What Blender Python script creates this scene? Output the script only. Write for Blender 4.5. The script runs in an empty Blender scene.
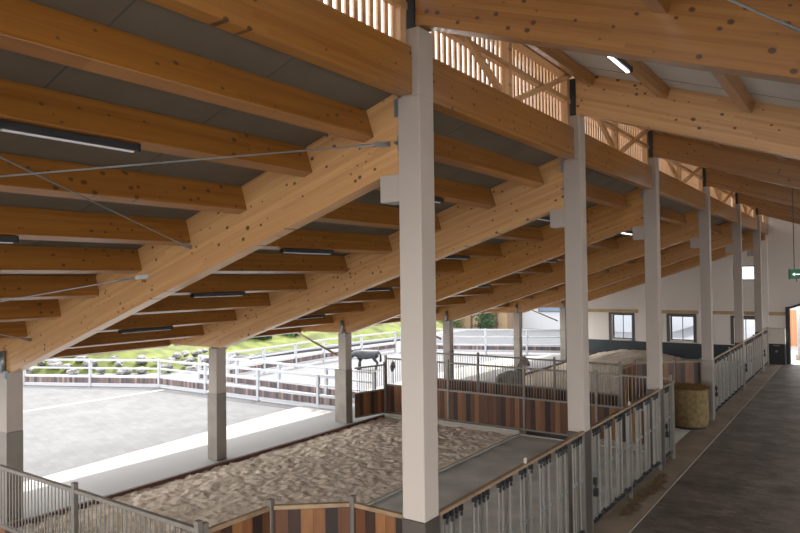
import bpy, bmesh, math, random
from mathutils import Vector, Matrix, noise
random.seed(7)
SC = bpy.context.scene
COL = SC.collection
V = Vector
# ------------------------------------------------------------------ render look
SC.view_settings.view_transform = 'Standard'
SC.view_settings.look = 'None'
SC.view_settings.gamma = 1
SC.view_settings.exposure = 1.65
SC.view_settings.use_curve_mapping = False

# ------------------------------------------------------------------ materials
def new_mat(name):
    m = bpy.data.materials.new(name); m.use_nodes = True
    nt = m.node_tree; b = nt.nodes['Principled BSDF']
    return m, nt, b
def N(nt, t, **kw):
    n = nt.nodes.new(t)
    for k, v in kw.items():
        if k in n.inputs: n.inputs[k].default_value = v
        else: setattr(n, k, v)
    return n
def ramp(nt, stops):
    r = nt.nodes.new('ShaderNodeValToRGB'); e = r.color_ramp.elements
    while len(e) < len(stops): e.new(0.5)
    for i, (p, c) in enumerate(stops):
        e[i].position = p; e[i].color = (*c, 1)
    return r
def plain(name, c, rough=.6, metal=0.0, var=.0, scale=6, bump=0, emit=None, es=1):
    m, nt, b = new_mat(name)
    b.inputs['Roughness'].default_value = rough; b.inputs['Metallic'].default_value = metal
    L = nt.links.new
    tc = N(nt, 'ShaderNodeTexCoord'); no = N(nt, 'ShaderNodeTexNoise', Scale=scale, Detail=5.0)
    L(tc.outputs['Object'], no.inputs['Vector'])
    lo = tuple(x*(1-var) for x in c); hi = tuple(min(1, x*(1+var)) for x in c)
    r = ramp(nt, [(.3, lo), (.7, hi)]); L(no.outputs['Fac'], r.inputs['Fac']); L(r.outputs['Color'], b.inputs['Base Color'])
    if bump:
        bp = N(nt, 'ShaderNodeBump', Strength=bump, Distance=.02); L(no.outputs['Fac'], bp.inputs['Height']); L(bp.outputs['Normal'], b.inputs['Normal'])
    if emit:
        b.inputs['Emission Color'].default_value = (*emit, 1); b.inputs['Emission Strength'].default_value = es
    return m
def glulam(name, lo, hi, knots=.75, lam=.042, knotcol=(.05, .02, .008)):
    # grain along local X, laminations stacked along local Z
    m, nt, b = new_mat(name); L = nt.links.new
    b.inputs['Roughness'].default_value = .4
    b.inputs['Coat Weight'].default_value = .6; b.inputs['Coat Roughness'].default_value = .22; b.inputs['Coat IOR'].default_value = 1.55
    tc = N(nt, 'ShaderNodeTexCoord'); oi = N(nt, 'ShaderNodeObjectInfo')
    off = N(nt, 'ShaderNodeVectorMath', operation='MULTIPLY_ADD')
    cmb = N(nt, 'ShaderNodeCombineXYZ')
    for k in ('X', 'Y'): L(oi.outputs['Random'], cmb.inputs[k])
    L(cmb.outputs[0], off.inputs[0]); off.inputs[1].default_value = (37, 11, 0); L(tc.outputs['Object'], off.inputs[2])
    # one lamella = one row with own tone
    sep = N(nt, 'ShaderNodeSeparateXYZ'); L(off.outputs[0], sep.inputs[0])
    dv = N(nt, 'ShaderNodeMath', operation='DIVIDE'); L(sep.outputs['Z'], dv.inputs[0]); dv.inputs[1].default_value = lam
    fl = N(nt, 'ShaderNodeMath', operation='FLOOR'); L(dv.outputs[0], fl.inputs[0])
    xr = N(nt, 'ShaderNodeMath', operation='MULTIPLY_ADD'); L(fl.outputs[0], xr.inputs[0]); xr.inputs[1].default_value = 1.37; L(sep.outputs['X'], xr.inputs[2])
    xs = N(nt, 'ShaderNodeMath', operation='DIVIDE'); L(xr.outputs[0], xs.inputs[0]); xs.inputs[1].default_value = 2.6
    xf = N(nt, 'ShaderNodeMath', operation='FLOOR'); L(xs.outputs[0], xf.inputs[0])
    c2 = N(nt, 'ShaderNodeCombineXYZ'); L(xf.outputs[0], c2.inputs['X']); L(fl.outputs[0], c2.inputs['Y']); L(oi.outputs['Random'], c2.inputs['Z'])
    wn = N(nt, 'ShaderNodeTexWhiteNoise'); L(c2.outputs[0], wn.inputs['Vector'])
    mp = N(nt, 'ShaderNodeMapping'); mp.inputs['Scale'].default_value = (.7, 9, 26); L(off.outputs[0], mp.inputs['Vector'])
    gn = N(nt, 'ShaderNodeTexNoise', Scale=2.0, Detail=6.0, Distortion=.6); L(mp.outputs[0], gn.inputs['Vector'])
    mx = N(nt, 'ShaderNodeMath', operation='MULTIPLY_ADD'); L(wn.outputs['Value'], mx.inputs[0]); mx.inputs[1].default_value = .35
    g2 = N(nt, 'ShaderNodeMath', operation='MULTIPLY'); L(gn.outputs['Fac'], g2.inputs[0]); g2.inputs[1].default_value = .65; L(g2.outputs[0], mx.inputs[2])
    r = ramp(nt, [(.2, lo), (.75, hi)]); L(mx.outputs[0], r.inputs['Fac'])
    # knots
    mk = N(nt, 'ShaderNodeMapping'); mk.inputs['Scale'].default_value = (6.5, .35, 8.5); L(off.outputs[0], mk.inputs['Vector'])
    vo = N(nt, 'ShaderNodeTexVoronoi', Scale=1.0, Randomness=1.0); L(mk.outputs[0], vo.inputs['Vector'])
    kn = N(nt, 'ShaderNodeTexNoise', Scale=1.3); L(off.outputs[0], kn.inputs['Vector'])
    ks = N(nt, 'ShaderNodeMath', operation='MULTIPLY_ADD'); L(kn.outputs['Fac'], ks.inputs[0]); ks.inputs[1].default_value = -.42; ks.inputs[2].default_value = .155
    kd = N(nt, 'ShaderNodeMath', operation='ADD'); L(vo.outputs['Distance'], kd.inputs[0]); L(ks.outputs[0], kd.inputs[1])
    kr = ramp(nt, [(.045, (knots,)*3), (.105, (0, 0, 0))]); L(kd.outputs[0], kr.inputs['Fac'])
    mm = N(nt, 'ShaderNodeMixRGB'); L(kr.outputs['Color'], mm.inputs['Fac']); L(r.outputs['Color'], mm.inputs['Color1']); mm.inputs['Color2'].default_value = (*knotcol, 1)
    L(mm.outputs[0], b.inputs['Base Color'])
    bp = N(nt, 'ShaderNodeBump', Strength=.08, Distance=.01); L(gn.outputs['Fac'], bp.inputs['Height']); L(bp.outputs['Normal'], b.inputs['Normal'])
    return m
def planks(name, width=.13, lift=0.0, tones=[(0, (.018, .009, .006)), (.35, (.065, .022, .009)), (.7, (.135, .048, .015)), (1, (.27, .12, .038))]):
    # vertical boards of differing dark tropical tone, boards counted along local X+Y
    m, nt, b = new_mat(name); L = nt.links.new
    b.inputs['Roughness'].default_value = .45
    tc = N(nt, 'ShaderNodeTexCoord'); sep = N(nt, 'ShaderNodeSeparateXYZ'); L(tc.outputs['Object'], sep.inputs[0])
    ad = N(nt, 'ShaderNodeMath', operation='ADD'); L(sep.outputs['X'], ad.inputs[0]); L(sep.outputs['Y'], ad.inputs[1])
    dv = N(nt, 'ShaderNodeMath', operation='DIVIDE'); L(ad.outputs[0], dv.inputs[0]); dv.inputs[1].default_value = width
    fl = N(nt, 'ShaderNodeMath', operation='FLOOR'); L(dv.outputs[0], fl.inputs[0])
    wn = N(nt, 'ShaderNodeTexWhiteNoise', noise_dimensions='1D'); L(fl.outputs[0], wn.inputs['W'])
    r = ramp(nt, [(p, tuple(x+lift for x in c)) for p, c in tones]); L(wn.outputs['Value'], r.inputs['Fac'])
    mp = N(nt, 'ShaderNodeMapping'); mp.inputs['Scale'].default_value = (14, 14, .9); L(tc.outputs['Object'], mp.inputs['Vector'])
    gn = N(nt, 'ShaderNodeTexNoise', Scale=2.0, Detail=5.0); L(mp.outputs[0], gn.inputs['Vector'])
    mu = N(nt, 'ShaderNodeMixRGB', blend_type='MULTIPLY'); mu.inputs['Fac'].default_value = .6
    r2 = ramp(nt, [(.3, (.5, .5, .5)), (.7, (1.3, 1.3, 1.3))]); L(gn.outputs['Fac'], r2.inputs['Fac'])
    L(r.outputs['Color'], mu.inputs['Color1']); L(r2.outputs['Color'], mu.inputs['Color2'])
    fr = N(nt, 'ShaderNodeMath', operation='FRACT'); L(dv.outputs[0], fr.inputs[0])
    r3 = ramp(nt, [(.0, (.15, .15, .15)), (.06, (1, 1, 1))]); L(fr.outputs[0], r3.inputs['Fac'])
    m3 = N(nt, 'ShaderNodeMixRGB', blend_type='MULTIPLY'); m3.inputs['Fac'].default_value = 1; L(mu.outputs[0], m3.inputs['Color1']); L(r3.outputs['Color'], m3.inputs['Color2'])
    L(m3.outputs[0], b.inputs['Base Color'])
    return m
def pavers(name, c1, c2, mortar, bw, bh, rough=.75, rot=0, bump=.3, spec=.3, stain=.5):
    m, nt, b = new_mat(name); L = nt.links.new
    tc = N(nt, 'ShaderNodeTexCoord'); mp = N(nt, 'ShaderNodeMapping'); mp.inputs['Rotation'].default_value = (0, 0, rot)
    L(tc.outputs['Object'], mp.inputs['Vector'])
    br = N(nt, 'ShaderNodeTexBrick', Scale=1.0); br.inputs['Brick Width'].default_value = bw; br.inputs['Row Height'].default_value = bh
    br.inputs['Mortar Size'].default_value = .004; br.inputs['Mortar Smooth'].default_value = .3
    br.inputs['Color1'].default_value = (*c1, 1); br.inputs['Color2'].default_value = (*c2, 1); br.inputs['Mortar'].default_value = (*mortar, 1)
    L(mp.outputs[0], br.inputs['Vector'])
    no = N(nt, 'ShaderNodeTexNoise', Scale=.9, Detail=7.0, Roughness=.65); L(tc.outputs['Object'], no.inputs['Vector'])
    r = ramp(nt, [(.3, (1-stain,)*3), (.7, (1+stain*.6,)*3)]); L(no.outputs['Fac'], r.inputs['Fac'])
    mu = N(nt, 'ShaderNodeMixRGB', blend_type='MULTIPLY'); mu.inputs['Fac'].default_value = 1
    L(br.outputs['Color'], mu.inputs['Color1']); L(r.outputs['Color'], mu.inputs['Color2']); L(mu.outputs[0], b.inputs['Base Color'])
    rr = ramp(nt, [(.3, (rough,)*3), (.75, (rough-.2,)*3)]); L(no.outputs['Fac'], rr.inputs['Fac']); L(rr.outputs['Color'], b.inputs['Roughness'])
    bp = N(nt, 'ShaderNodeBump', Strength=bump, Distance=.01); L(br.outputs['Fac'], bp.inputs['Height']); bp.invert = True; L(bp.outputs['Normal'], b.inputs['Normal'])
    b.inputs['Specular IOR Level'].default_value = spec
    return m
def sandmat(name, lo, hi):
    m, nt, b = new_mat(name); L = nt.links.new
    b.inputs['Roughness'].default_value = .95; b.inputs['Specular IOR Level'].default_value = .1
    tc = N(nt, 'ShaderNodeTexCoord')
    n1 = N(nt, 'ShaderNodeTexNoise', Scale=9.0, Detail=8.0, Roughness=.7); L(tc.outputs['Object'], n1.inputs['Vector'])
    n2 = N(nt, 'ShaderNodeTexNoise', Scale=40.0, Detail=4.0); L(tc.outputs['Object'], n2.inputs['Vector'])
    r = ramp(nt, [(.35, lo), (.65, hi)]); L(n1.outputs['Fac'], r.inputs['Fac']); L(r.outputs['Color'], b.inputs['Base Color'])
    ad = N(nt, 'ShaderNodeMath', operation='ADD'); L(n1.outputs['Fac'], ad.inputs[0]); L(n2.outputs['Fac'], ad.inputs[1])
    bp = N(nt, 'ShaderNodeBump', Strength=.6, Distance=.02); L(ad.outputs[0], bp.inputs['Height']); L(bp.outputs['Normal'], b.inputs['Normal'])
    return m
def glassmat(name, tint=(.95, .97, 1)):
    m, nt, b = new_mat(name); L = nt.links.new
    nt.nodes.remove(b); o = nt.nodes['Material Output']
    t = N(nt, 'ShaderNodeBsdfTransparent'); t.inputs[0].default_value = (*tint, 1)
    g = N(nt, 'ShaderNodeBsdfGlossy'); g.inputs['Roughness'].default_value = .05
    f = N(nt, 'ShaderNodeFresnel'); mx = N(nt, 'ShaderNodeMixShader')
    L(f.outputs[0], mx.inputs[0]); L(t.outputs[0], mx.inputs[1]); L(g.outputs[0], mx.inputs[2]); L(mx.outputs[0], o.inputs[0])
    return m
M = {}
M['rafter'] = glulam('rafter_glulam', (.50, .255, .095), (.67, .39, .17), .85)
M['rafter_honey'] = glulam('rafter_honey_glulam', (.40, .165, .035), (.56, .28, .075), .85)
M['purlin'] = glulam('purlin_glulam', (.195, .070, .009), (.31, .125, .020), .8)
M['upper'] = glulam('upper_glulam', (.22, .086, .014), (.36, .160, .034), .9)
M['timber'] = glulam('sawn_timber', (.45, .24, .10), (.62, .38, .19), .4, .2)
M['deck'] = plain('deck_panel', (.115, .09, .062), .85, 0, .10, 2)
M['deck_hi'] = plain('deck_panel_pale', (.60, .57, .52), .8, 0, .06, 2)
M['joint'] = plain('deck_joint', (.07, .065, .06), .9)
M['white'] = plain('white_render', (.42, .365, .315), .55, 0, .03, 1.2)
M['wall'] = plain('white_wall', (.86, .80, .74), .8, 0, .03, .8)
M['sleeve'] = plain('oiled_steel', (.10, .085, .07), .45, .55, .15, 3)
M['sleeve_hi'] = plain('galvanized_sleeve', (.27, .245, .21), .42, .5, .15, 3)
M['steel'] = plain('galvanized_steel', (.24, .22, .19), .38, .6, .12, 8)
M['bright_steel'] = plain('bright_steel', (.27, .25, .22), .3, .5, .08, 8)
M['tan_steel'] = plain('weathered_rail', (.30, .21, .125), .5, .35, .2, 9)
M['dark'] = plain('dark_steel', (.05, .055, .06), .45, .5, .1)
M['bracket'] = plain('zinc_bracket', (.30, .33, .35), .4, .7, .15)
M['black'] = plain('black_plastic', (.012, .012, .014), .5)
M['lamp_white'] = plain('lamp_diffuser', (.7, .7, .74), .4)
M['lamp_on'] = plain('lamp_lit', (.9, .9, .95), .4, emit=(.92, .88, 1), es=3)
M['planks'] = planks('dark_planks')
M['weather'] = planks('yard_boards', .11, .02, [(0, (.035, .028, .035)), (.4, (.10, .07, .075)), (.75, (.16, .10, .09)), (1, (.26, .20, .19))])
M['sand'] = sandmat('sand', (.62, .51, .40), (.86, .76, .63))
M['concrete'] = plain('paddock_concrete', (.46, .44, .39), .6, 0, .22, 1.5, .1)
M['curb'] = plain('concrete_curb', (.42, .39, .34), .8, 0, .12, 4)
M['strip'] = plain('concrete_strip', (.155, .115, .074), .7, 0, .3, 1.3)
M['rust'] = plain('brown_edge_board', (.10, .045, .03), .7, 0, .2)
M['aisle'] = pavers('aisle_pavers', (.052, .040, .029), (.120, .096, .072), (.028, .023, .019), .21, .105, .55, 0, .4, .5, .55)
M['yard'] = pavers('yard_pavers', (.128, .130, .134), (.145, .147, .150), (.105, .107, .11), .4, .2, .9, .3, .1, .1, .10)
M['white_con'] = plain('pale_concrete', (.34, .335, .325), .9, 0, .04, 1)
M['apron'] = plain('bounce_ground', (.66, .62, .56), .95, 0, .05, .5)  # very pale, so the added ground outside reflects daylight indoors
M['pale_ground'] = plain('pale_gravel', (.15, .152, .16), .95, 0, .08, .5)
M['asphalt'] = plain('asphalt', (.06, .065, .075), .9, 0, .1, 1)
M['yard_white'] = plain('white_paint', (.42, .44, .47), .5)
M['grass'] = plain('grass', (.080, .098, .014), .9, 0, .55, 1.3, .5)
M['leaf'] = plain('leaf', (.022, .055, .016), .7, 0, .5, .8)
M['leaf2'] = plain('leaf_pale', (.05, .10, .03), .7, 0, .5, .8)
M['bark'] = plain('bark', (.10, .07, .05), .9, 0, .3)
M['rock'] = plain('rock', (.17, .17, .17), .9, 0, .35, 5, .4)
M['green_wall'] = plain('dark_teal_panel', (.018, .030, .036), .35, 0, .25, .8)
M['frame'] = plain('window_frame_grey', (.10, .10, .10), .5)
M['trimwood'] = plain('wall_rail_wood', (.50, .36, .20), .6, 0, .12, 3)
M['glass'] = glassmat('window_glass')
M['brick'] = pavers('brick', (.45, .20, .10), (.55, .28, .15), (.6, .55, .5), .22, .07, .9, 0, .1, .1, .1)
M['coat_dark'] = plain('dark_coat', (.035, .038, .045), .6, 0, .3, 6)
M['coat_grey'] = plain('grey_coat', (.24, .225, .20), .75, 0, .3, 6)
M['hair_dark'] = plain('dark_hair', (.015, .015, .018), .8)
M['hair_grey'] = plain('grey_hair', (.10, .095, .09), .8)
M['hoof'] = plain('hoof', (.03, .028, .025), .6)
M['hay_wrap'] = plain('net_wrapped_hay', (.17, .115, .045), .9, 0, .3, 9, .6)
M['hay'] = plain('loose_hay', (.20, .105, .025), .9, 0, .4, 12, .5)
M['hay_dark'] = plain('scattered_hay', (.10, .065, .025), .9, 0, .4, 12)
M['sign_green'] = plain('sign_green', (.005, .085, .045), .4, emit=(.01, .25, .1), es=.06)
M['sign_white'] = plain('sign_white', (.8, .85, .8), .4, emit=(.8, .9, .8), es=.4)
M['orange'] = plain('orange_paint', (.8, .25, .05), .5)
M['cabinet'] = plain('cabinet_beige', (.62, .58, .50), .5, 0, .03)

# ------------------------------------------------------------------ mesh helpers
class MB:
    def __init__(s): s.v = []; s.f = []
    def add(s, vs, fs):
        o = len(s.v); s.v += [V(p) for p in vs]; s.f += [tuple(i+o for i in f) for f in fs]; return s
    def box(s, x0, x1, y0, y1, z0, z1):
        vs = [(x, y, z) for z in (z0, z1) for y in (y0, y1) for x in (x0, x1)]
        return s.add(vs, [(0, 2, 3, 1), (4, 5, 7, 6), (0, 1, 5, 4), (2, 6, 7, 3), (0, 4, 6, 2), (1, 3, 7, 5)])
    def bar(s, p0, p1, w, h, up=(0, 0, 1)):
        # rectangular bar from p0 to p1, width w sideways, height h along up
        p0, p1 = V(p0), V(p1); d = (p1-p0).normalized(); up = V(up); sd = d.cross(up)
        if sd.length < 1e-4: sd = d.cross(V((1, 0, 0)))
        sd.normalize(); u = sd.cross(d).normalized()
        vs = [p + sd*a*w/2 + u*b*h/2 for p in (p0, p1) for b in (-1, 1) for a in (-1, 1)]
        return s.add(vs, [(0, 1, 3, 2), (4, 6, 7, 5), (0, 4, 5, 1), (2, 3, 7, 6), (0, 2, 6, 4), (1, 5, 7, 3)])
    def tube(s, p0, p1, r, n=8, r1=None):
        p0, p1 = V(p0), V(p1); r1 = r if r1 is None else r1
        d = (p1-p0).normalized(); a = d.orthogonal().normalized(); b = d.cross(a)
        vs = [p + (a*math.cos(t)+b*math.sin(t))*q for p, q in ((p0, r), (p1, r1)) for t in [2*math.pi*i/n for i in range(n)]]
        fs = [(i, (i+1) % n, n+(i+1) % n, n+i) for i in range(n)] + [tuple(range(n))[::-1], tuple(range(n, 2*n))]
        return s.add(vs, fs)
    def prism(s, pts, ext):
        pts = [V(p) for p in pts]; e = V(ext); n = len(pts)
        fs = [tuple(range(n))[::-1], tuple(range(n, 2*n))] + [(i, (i+1) % n, n+(i+1) % n, n+i) for i in range(n)]
        return s.add(pts+[p+e for p in pts], fs)
    def build(s, name, mat, parent=None, frame=None, bevel=0, smooth=False, base=None):
        me = bpy.data.meshes.new(name)
        if frame is None:
            if parent is not None: frame = wm(parent)
            elif base is not None: frame = Matrix.Translation(base)
            else:
                xs = [p.x for p in s.v]; ys = [p.y for p in s.v]; zs = [p.z for p in s.v]
                frame = Matrix.Translation(((min(xs)+max(xs))/2, (min(ys)+max(ys))/2, min(zs)))
        fi = frame.inverted()
        me.from_pydata([fi @ p for p in s.v], [], s.f)
        bm = bmesh.new(); bm.from_mesh(me); bmesh.ops.recalc_face_normals(bm, faces=bm.faces); bm.to_mesh(me); bm.free()
        me.materials.append(M[mat] if isinstance(mat, str) else mat)
        if smooth: me.polygons.foreach_set('use_smooth', [True]*len(me.polygons))
        o = bpy.data.objects.new(name, me); COL.objects.link(o)
        if parent is not None:
            o.parent = parent; o.matrix_local = wm(parent).inverted() @ frame
        else: o.matrix_local = frame
        o['_wm'] = [x for r in frame for x in r]
        if bevel:
            b = o.modifiers.new('bevel', 'BEVEL'); b.width = bevel; b.segments = 1; b.limit_method = 'ANGLE'
        return o
def wm(o):
    w = o['_wm']; return Matrix([w[i*4:i*4+4] for i in range(4)])
def tag(o, label=None, cat=None, group=None, kind=None):
    if label: o['label'] = label
    if cat: o['category'] = cat
    if group: o['group'] = group
    if kind: o['kind'] = kind
    return o
def thing(name, loc, label, cat, group=None, rz=0):
    o = bpy.data.objects.new(name, None); COL.objects.link(o); o.empty_display_size = .2
    f = Matrix.Translation(loc) @ Matrix.Rotation(rz, 4, 'Z')
    o.matrix_local = f; o['_wm'] = [x for r in f for x in r]
    return tag(o, label, cat, group)
def struct(mb, name, mat, label=None, **kw):
    o = mb.build(name, mat, **kw); tag(o, label, kind='structure'); return o
def frame_x(p0, p1, up=(0, 0, 1)):
    p0, p1 = V(p0), V(p1); x = (p1-p0).normalized(); y = V(up).cross(x).normalized(); z = x.cross(y)
    m = Matrix((x, y, z)).transposed().to_4x4(); m.translation = p0; return m
def beam(name, p0, p1, w, h, mat, parent=None, up=(0, 0, 1), bevel=.006):
    return MB().bar(p0, p1, w, h, up).build(name, mat, parent, frame=frame_x(p0, p1, up), bevel=bevel)

# ------------------------------------------------------------------ measured layout
H = .13
YC = [1.09, 5.509, 9.931, 14.427, 20.071, 25.753, 30.938]       # column rows
YW = 34.23                                                     # far wall face
XP = -8.393
ORD = ['behind the viewer', 'nearest', 'second nearest', 'third', 'fourth', 'fifth', 'sixth and farthest free-standing']
ZS = 1.65
def rb(x): return 5.152 + .3234*x          # rafter soffit
def rd(x): return 5.930 + .3234*x          # lower deck underside
def ub(x): return 6.535 - .353*x           # upper beam soffit
def ud(x): return 7.165 - .353*x           # upper deck underside

# ------------------------------------------------------------------ columns
for i, y in enumerate(YC):
    lab = ('white square column with a corbel, %s in the row along the aisle' % ORD[i])
    t = thing('white_column', (0, y, 0), lab, 'column', 'white columns along the aisle')
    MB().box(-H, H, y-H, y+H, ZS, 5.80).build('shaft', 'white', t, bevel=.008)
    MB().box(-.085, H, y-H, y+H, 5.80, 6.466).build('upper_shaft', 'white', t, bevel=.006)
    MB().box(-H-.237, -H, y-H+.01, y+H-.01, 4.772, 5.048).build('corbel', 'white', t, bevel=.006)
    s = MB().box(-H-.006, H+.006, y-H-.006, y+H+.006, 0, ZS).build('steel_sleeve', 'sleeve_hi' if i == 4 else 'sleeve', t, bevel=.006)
    MB().box(-.085, .066, y-.105, y+.105, 6.475, 7.04).build('head_plate', 'dark', t)
    MB().box(-.02, .10, y-.10, y+.10, 6.466, 6.474).build('bearing_plate', 'dark', t)
    MB().box(-H-.02, -H, y-.115, y+.115, 5.28, 5.44).build('bolt_plate', 'bracket', t)
    b = MB().box(-H-.05, -H, y-.12, y-.02, 5.62, 5.80); b.box(-H, -.085, y-.125, y+.125, 5.80, 5.83); b.build('beam_shoe', 'bracket', t)
    b = MB(); b.tube((-H-.03, y-.10, 5.36), (-H-.03, y-.14, 5.36), .018); b.build('bolt', 'steel', t)

# ------------------------------------------------------------------ outer posts
for i, y in enumerate(YC):
    t = thing('white_post', (XP, y, 0), 'white post on steel sleeve at the yard edge, %s' % ORD[i], 'post', 'white posts along the yard edge')
    q = .134
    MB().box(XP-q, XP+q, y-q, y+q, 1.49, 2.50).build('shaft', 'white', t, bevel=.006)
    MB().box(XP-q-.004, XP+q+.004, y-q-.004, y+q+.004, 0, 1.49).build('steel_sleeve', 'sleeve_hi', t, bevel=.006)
    MB().box(XP-.1, XP+.1, y-.1, y+.1, 2.50, 2.516).build('bearing_plate', 'dark', t)
    if i in (2, 3): MB().box(XP-(.30 if i == 3 else .22), XP-q-.005, y-q+.03, y-q+.10, 0, 1.49).build('door_stop_post', 'sleeve_hi', t)
    if i != 2:
        MB().tube((XP+.02, y-.145, 2.50), (XP+.02, y-.145, rd(XP)-.35), .045, 12).build('tie_tube', 'bracket', t, smooth=True)
        MB().box(XP+.07, XP+.14, y-q-.03, y-q+.02, 2.40, 2.53).build('bracket', 'bracket', t)
    if i in (3, 4, 6):
        MB().tube((XP-.3, y, 1.87), (XP-1.9, y, 2.47), .03, 10).build('downpipe', 'tan_steel', t, smooth=True)

# ------------------------------------------------------------------ lower roof: rafters, purlins, deck
a = math.atan(.3234); e1 = V((math.cos(a), 0, math.sin(a))); e2 = V((-math.sin(a), 0, math.cos(a)))
BAY = ['nearest bay', 'bay between first and second columns', 'bay between second and third columns', 'bay between third and fourth columns',
       'bay between fourth and fifth columns', 'bay between fifth and sixth columns', 'last bay before the end wall']
for i, y in enumerate(YC):
    pts = [(-10.15, 2.516), (-8.15, 2.516), (-.37, rb(-.37)), (-H-.002, 5.05), (-H-.002, rd(-H)), (-10.15, rd(-10.15))]
    pts = [(x, y-.1, z) for x, z in pts]
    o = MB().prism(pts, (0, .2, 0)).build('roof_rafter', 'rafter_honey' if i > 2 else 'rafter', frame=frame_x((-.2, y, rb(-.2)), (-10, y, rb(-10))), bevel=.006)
    tag(o, 'big sloping glulam rafter resting on the corbel of the %s white column' % ('out-of-frame' if i == 0 else ORD[i].replace(' free-standing', '')), 'beam', 'sloping rafters of the lower roof')
PX = [-.45] + [-1.3-1.05*k for k in range(7)] + [-8.7, -9.95]
pk = ['topmost', 'second', 'third', 'fourth', 'fifth', 'sixth', 'seventh', 'eighth', 'ninth', 'lowest']
ends = YC + [YW+.05]
for i in range(7):
    ya, yb = ends[i]+.1, ends[i+1]-.1
    for k, x in enumerate(PX):
        c = V((x, 0, 5.602+.3234*x)); d = .31 if k < 9 else .20
        if k == 9: c.z = rd(x)-.22
        mid = c - e1*.07 + e2*(d/2)
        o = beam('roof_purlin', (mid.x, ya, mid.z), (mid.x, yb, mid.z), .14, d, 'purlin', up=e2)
        tag(o, '%s lower-roof purlin counting downhill, in the %s' % (pk[k], BAY[i]), 'purlin', 'lower roof purlins')
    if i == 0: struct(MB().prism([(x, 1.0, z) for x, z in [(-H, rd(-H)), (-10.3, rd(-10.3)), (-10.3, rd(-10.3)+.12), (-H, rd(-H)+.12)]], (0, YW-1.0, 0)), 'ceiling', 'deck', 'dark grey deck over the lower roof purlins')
jb = MB()
for i in range(7):
    for q in (.33, .66):
        yy = ends[i] + (ends[i+1]-ends[i])*q
        jb.prism([(-.2, yy, rd(-.2)-.003), (-10.2, yy, rd(-10.2)-.003), (-10.2, yy, rd(-10.2)), (-.2, yy, rd(-.2))], (0, .012, 0))
struct(jb, 'trim_1', 'joint', 'thin dark deck joints')

# ------------------------------------------------------------------ edge beams, clerestory, upper roof
for i in range(7):
    ya, yb = ends[i]+H+.003, ends[i+1]-(H+.003 if i < 6 else .06)
    if i == 6: yb = YW-.01
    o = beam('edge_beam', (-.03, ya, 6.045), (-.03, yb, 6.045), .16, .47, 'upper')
    tag(o, 'deep glulam edge beam under the slats, in the %s' % BAY[i], 'beam', 'edge beams below the slatted clerestory')
    t = thing('slatted_clerestory', (-.05, (ya+yb)/2, 6.28), 'slatted timber clerestory with braces, in the %s' % BAY[i], 'screen', 'slatted clerestory screens')
    n = int((yb-ya)/.118); b = MB()
    for k in range(n):
        yy = ya + (k+.5)*(yb-ya)/n
        b.box(-.145, -.12, yy-.030, yy+.030, 6.28, 7.06)
    b.build('slats', 'timber', t)
    L_ = yb-ya; ym = (ya+yb)/2
    def tb(nm, p0, p1, w, h): return beam(nm, p0, p1, w, h, 'timber', t, up=(1, 0, 0) if abs(p0[2]-p1[2]) > .2 else (0, 0, 1), bevel=0)
    beam('top_plate', (-.05, ya, 7.10), (-.05, yb, 7.10), .16, .10, 'timber', t, bevel=0)
    beam('middle_rail', (-.03, ya, 6.69), (-.03, yb, 6.69), .07, .07, 'timber', t, bevel=0)
    beam('stud', (-.055, ym, 6.28), (-.055, ym, 7.05), .10, .10, 'timber', t, up=(1, 0, 0), bevel=0)
    for yy in (ya+.06, yb-.06): beam('stud', (-.055, yy, 6.28), (-.055, yy, 7.05), .10, .10, 'timber', t, up=(1, 0, 0), bevel=0)
    if L_ > 3.6:
        beam('brace', (.02, ya+.15, 7.05), (.02, ya+L_*.41, 6.31), .07, .06, 'timber', t, up=(1, 0, 0), bevel=0)
        beam('brace', (.02, ym+.15, 6.31), (.02, yb-.1, 7.05), .07, .06, 'timber', t, up=(1, 0, 0), bevel=0)
XR = 7.55
for i, y in enumerate(YC):
    pts = [(.07, 6.476), (.16, 6.476), (XR-.05, ub(XR-.05)), (XR-.05, ud(XR-.05)), (.07, ud(.07))]
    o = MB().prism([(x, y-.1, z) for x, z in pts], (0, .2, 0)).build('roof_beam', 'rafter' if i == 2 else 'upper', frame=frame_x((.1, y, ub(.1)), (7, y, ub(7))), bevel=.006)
    tag(o, 'deep glulam beam of the aisle roof starting on the %s white column' % ('out-of-frame' if i == 0 else ORD[i].replace(' free-standing', '')), 'beam', 'beams of the aisle roof')
a2 = -math.atan(.353); f1 = V((math.cos(a2), 0, math.sin(a2))); f2 = V((-math.sin(a2), 0, math.cos(a2)))
UX = [.39+1.06*k for k in range(7)]
for i in range(7):
    ya, yb = ends[i]+.1, ends[i+1]-.1
    for k, x in enumerate(UX):
        dp = .152 if i or k != 2 else .25
        mid = V((x, 0, 7.161-.353*x)) - f1*.07 - f2*dp/2
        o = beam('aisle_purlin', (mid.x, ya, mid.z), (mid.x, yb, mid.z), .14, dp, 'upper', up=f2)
        tag(o, '%s aisle-roof purlin out from the slats, in the %s' % (pk[k].replace('topmost', 'first'), BAY[i]), 'purlin', 'aisle roof purlins')
def slab(b, x0, x1, y0, y1): b.prism([(x, y0, z) for x, z in [(x0, ud(x0)), (x1, ud(x1)), (x1, ud(x1)+.12), (x0, ud(x0)+.12)]], (0, y1-y0, 0))
b = MB(); slab(b, -.75, 4.70, 1.0, YW); slab(b, 5.52, 5.76, 1.0, YW); slab(b, 6.58, XR+.25, 1.0, YW)
for xa, xb in ((4.70, 5.52), (5.76, 6.58)):  # openings for unseen roof lights, added to brighten the far aisle
    slab(b, xa, xb, 1.0, ends[1]+.3)
    for i in range(1, 7): slab(b, xa, xb, ends[i+1]-.3, ends[i+1]+.3 if i < 6 else YW)
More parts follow.
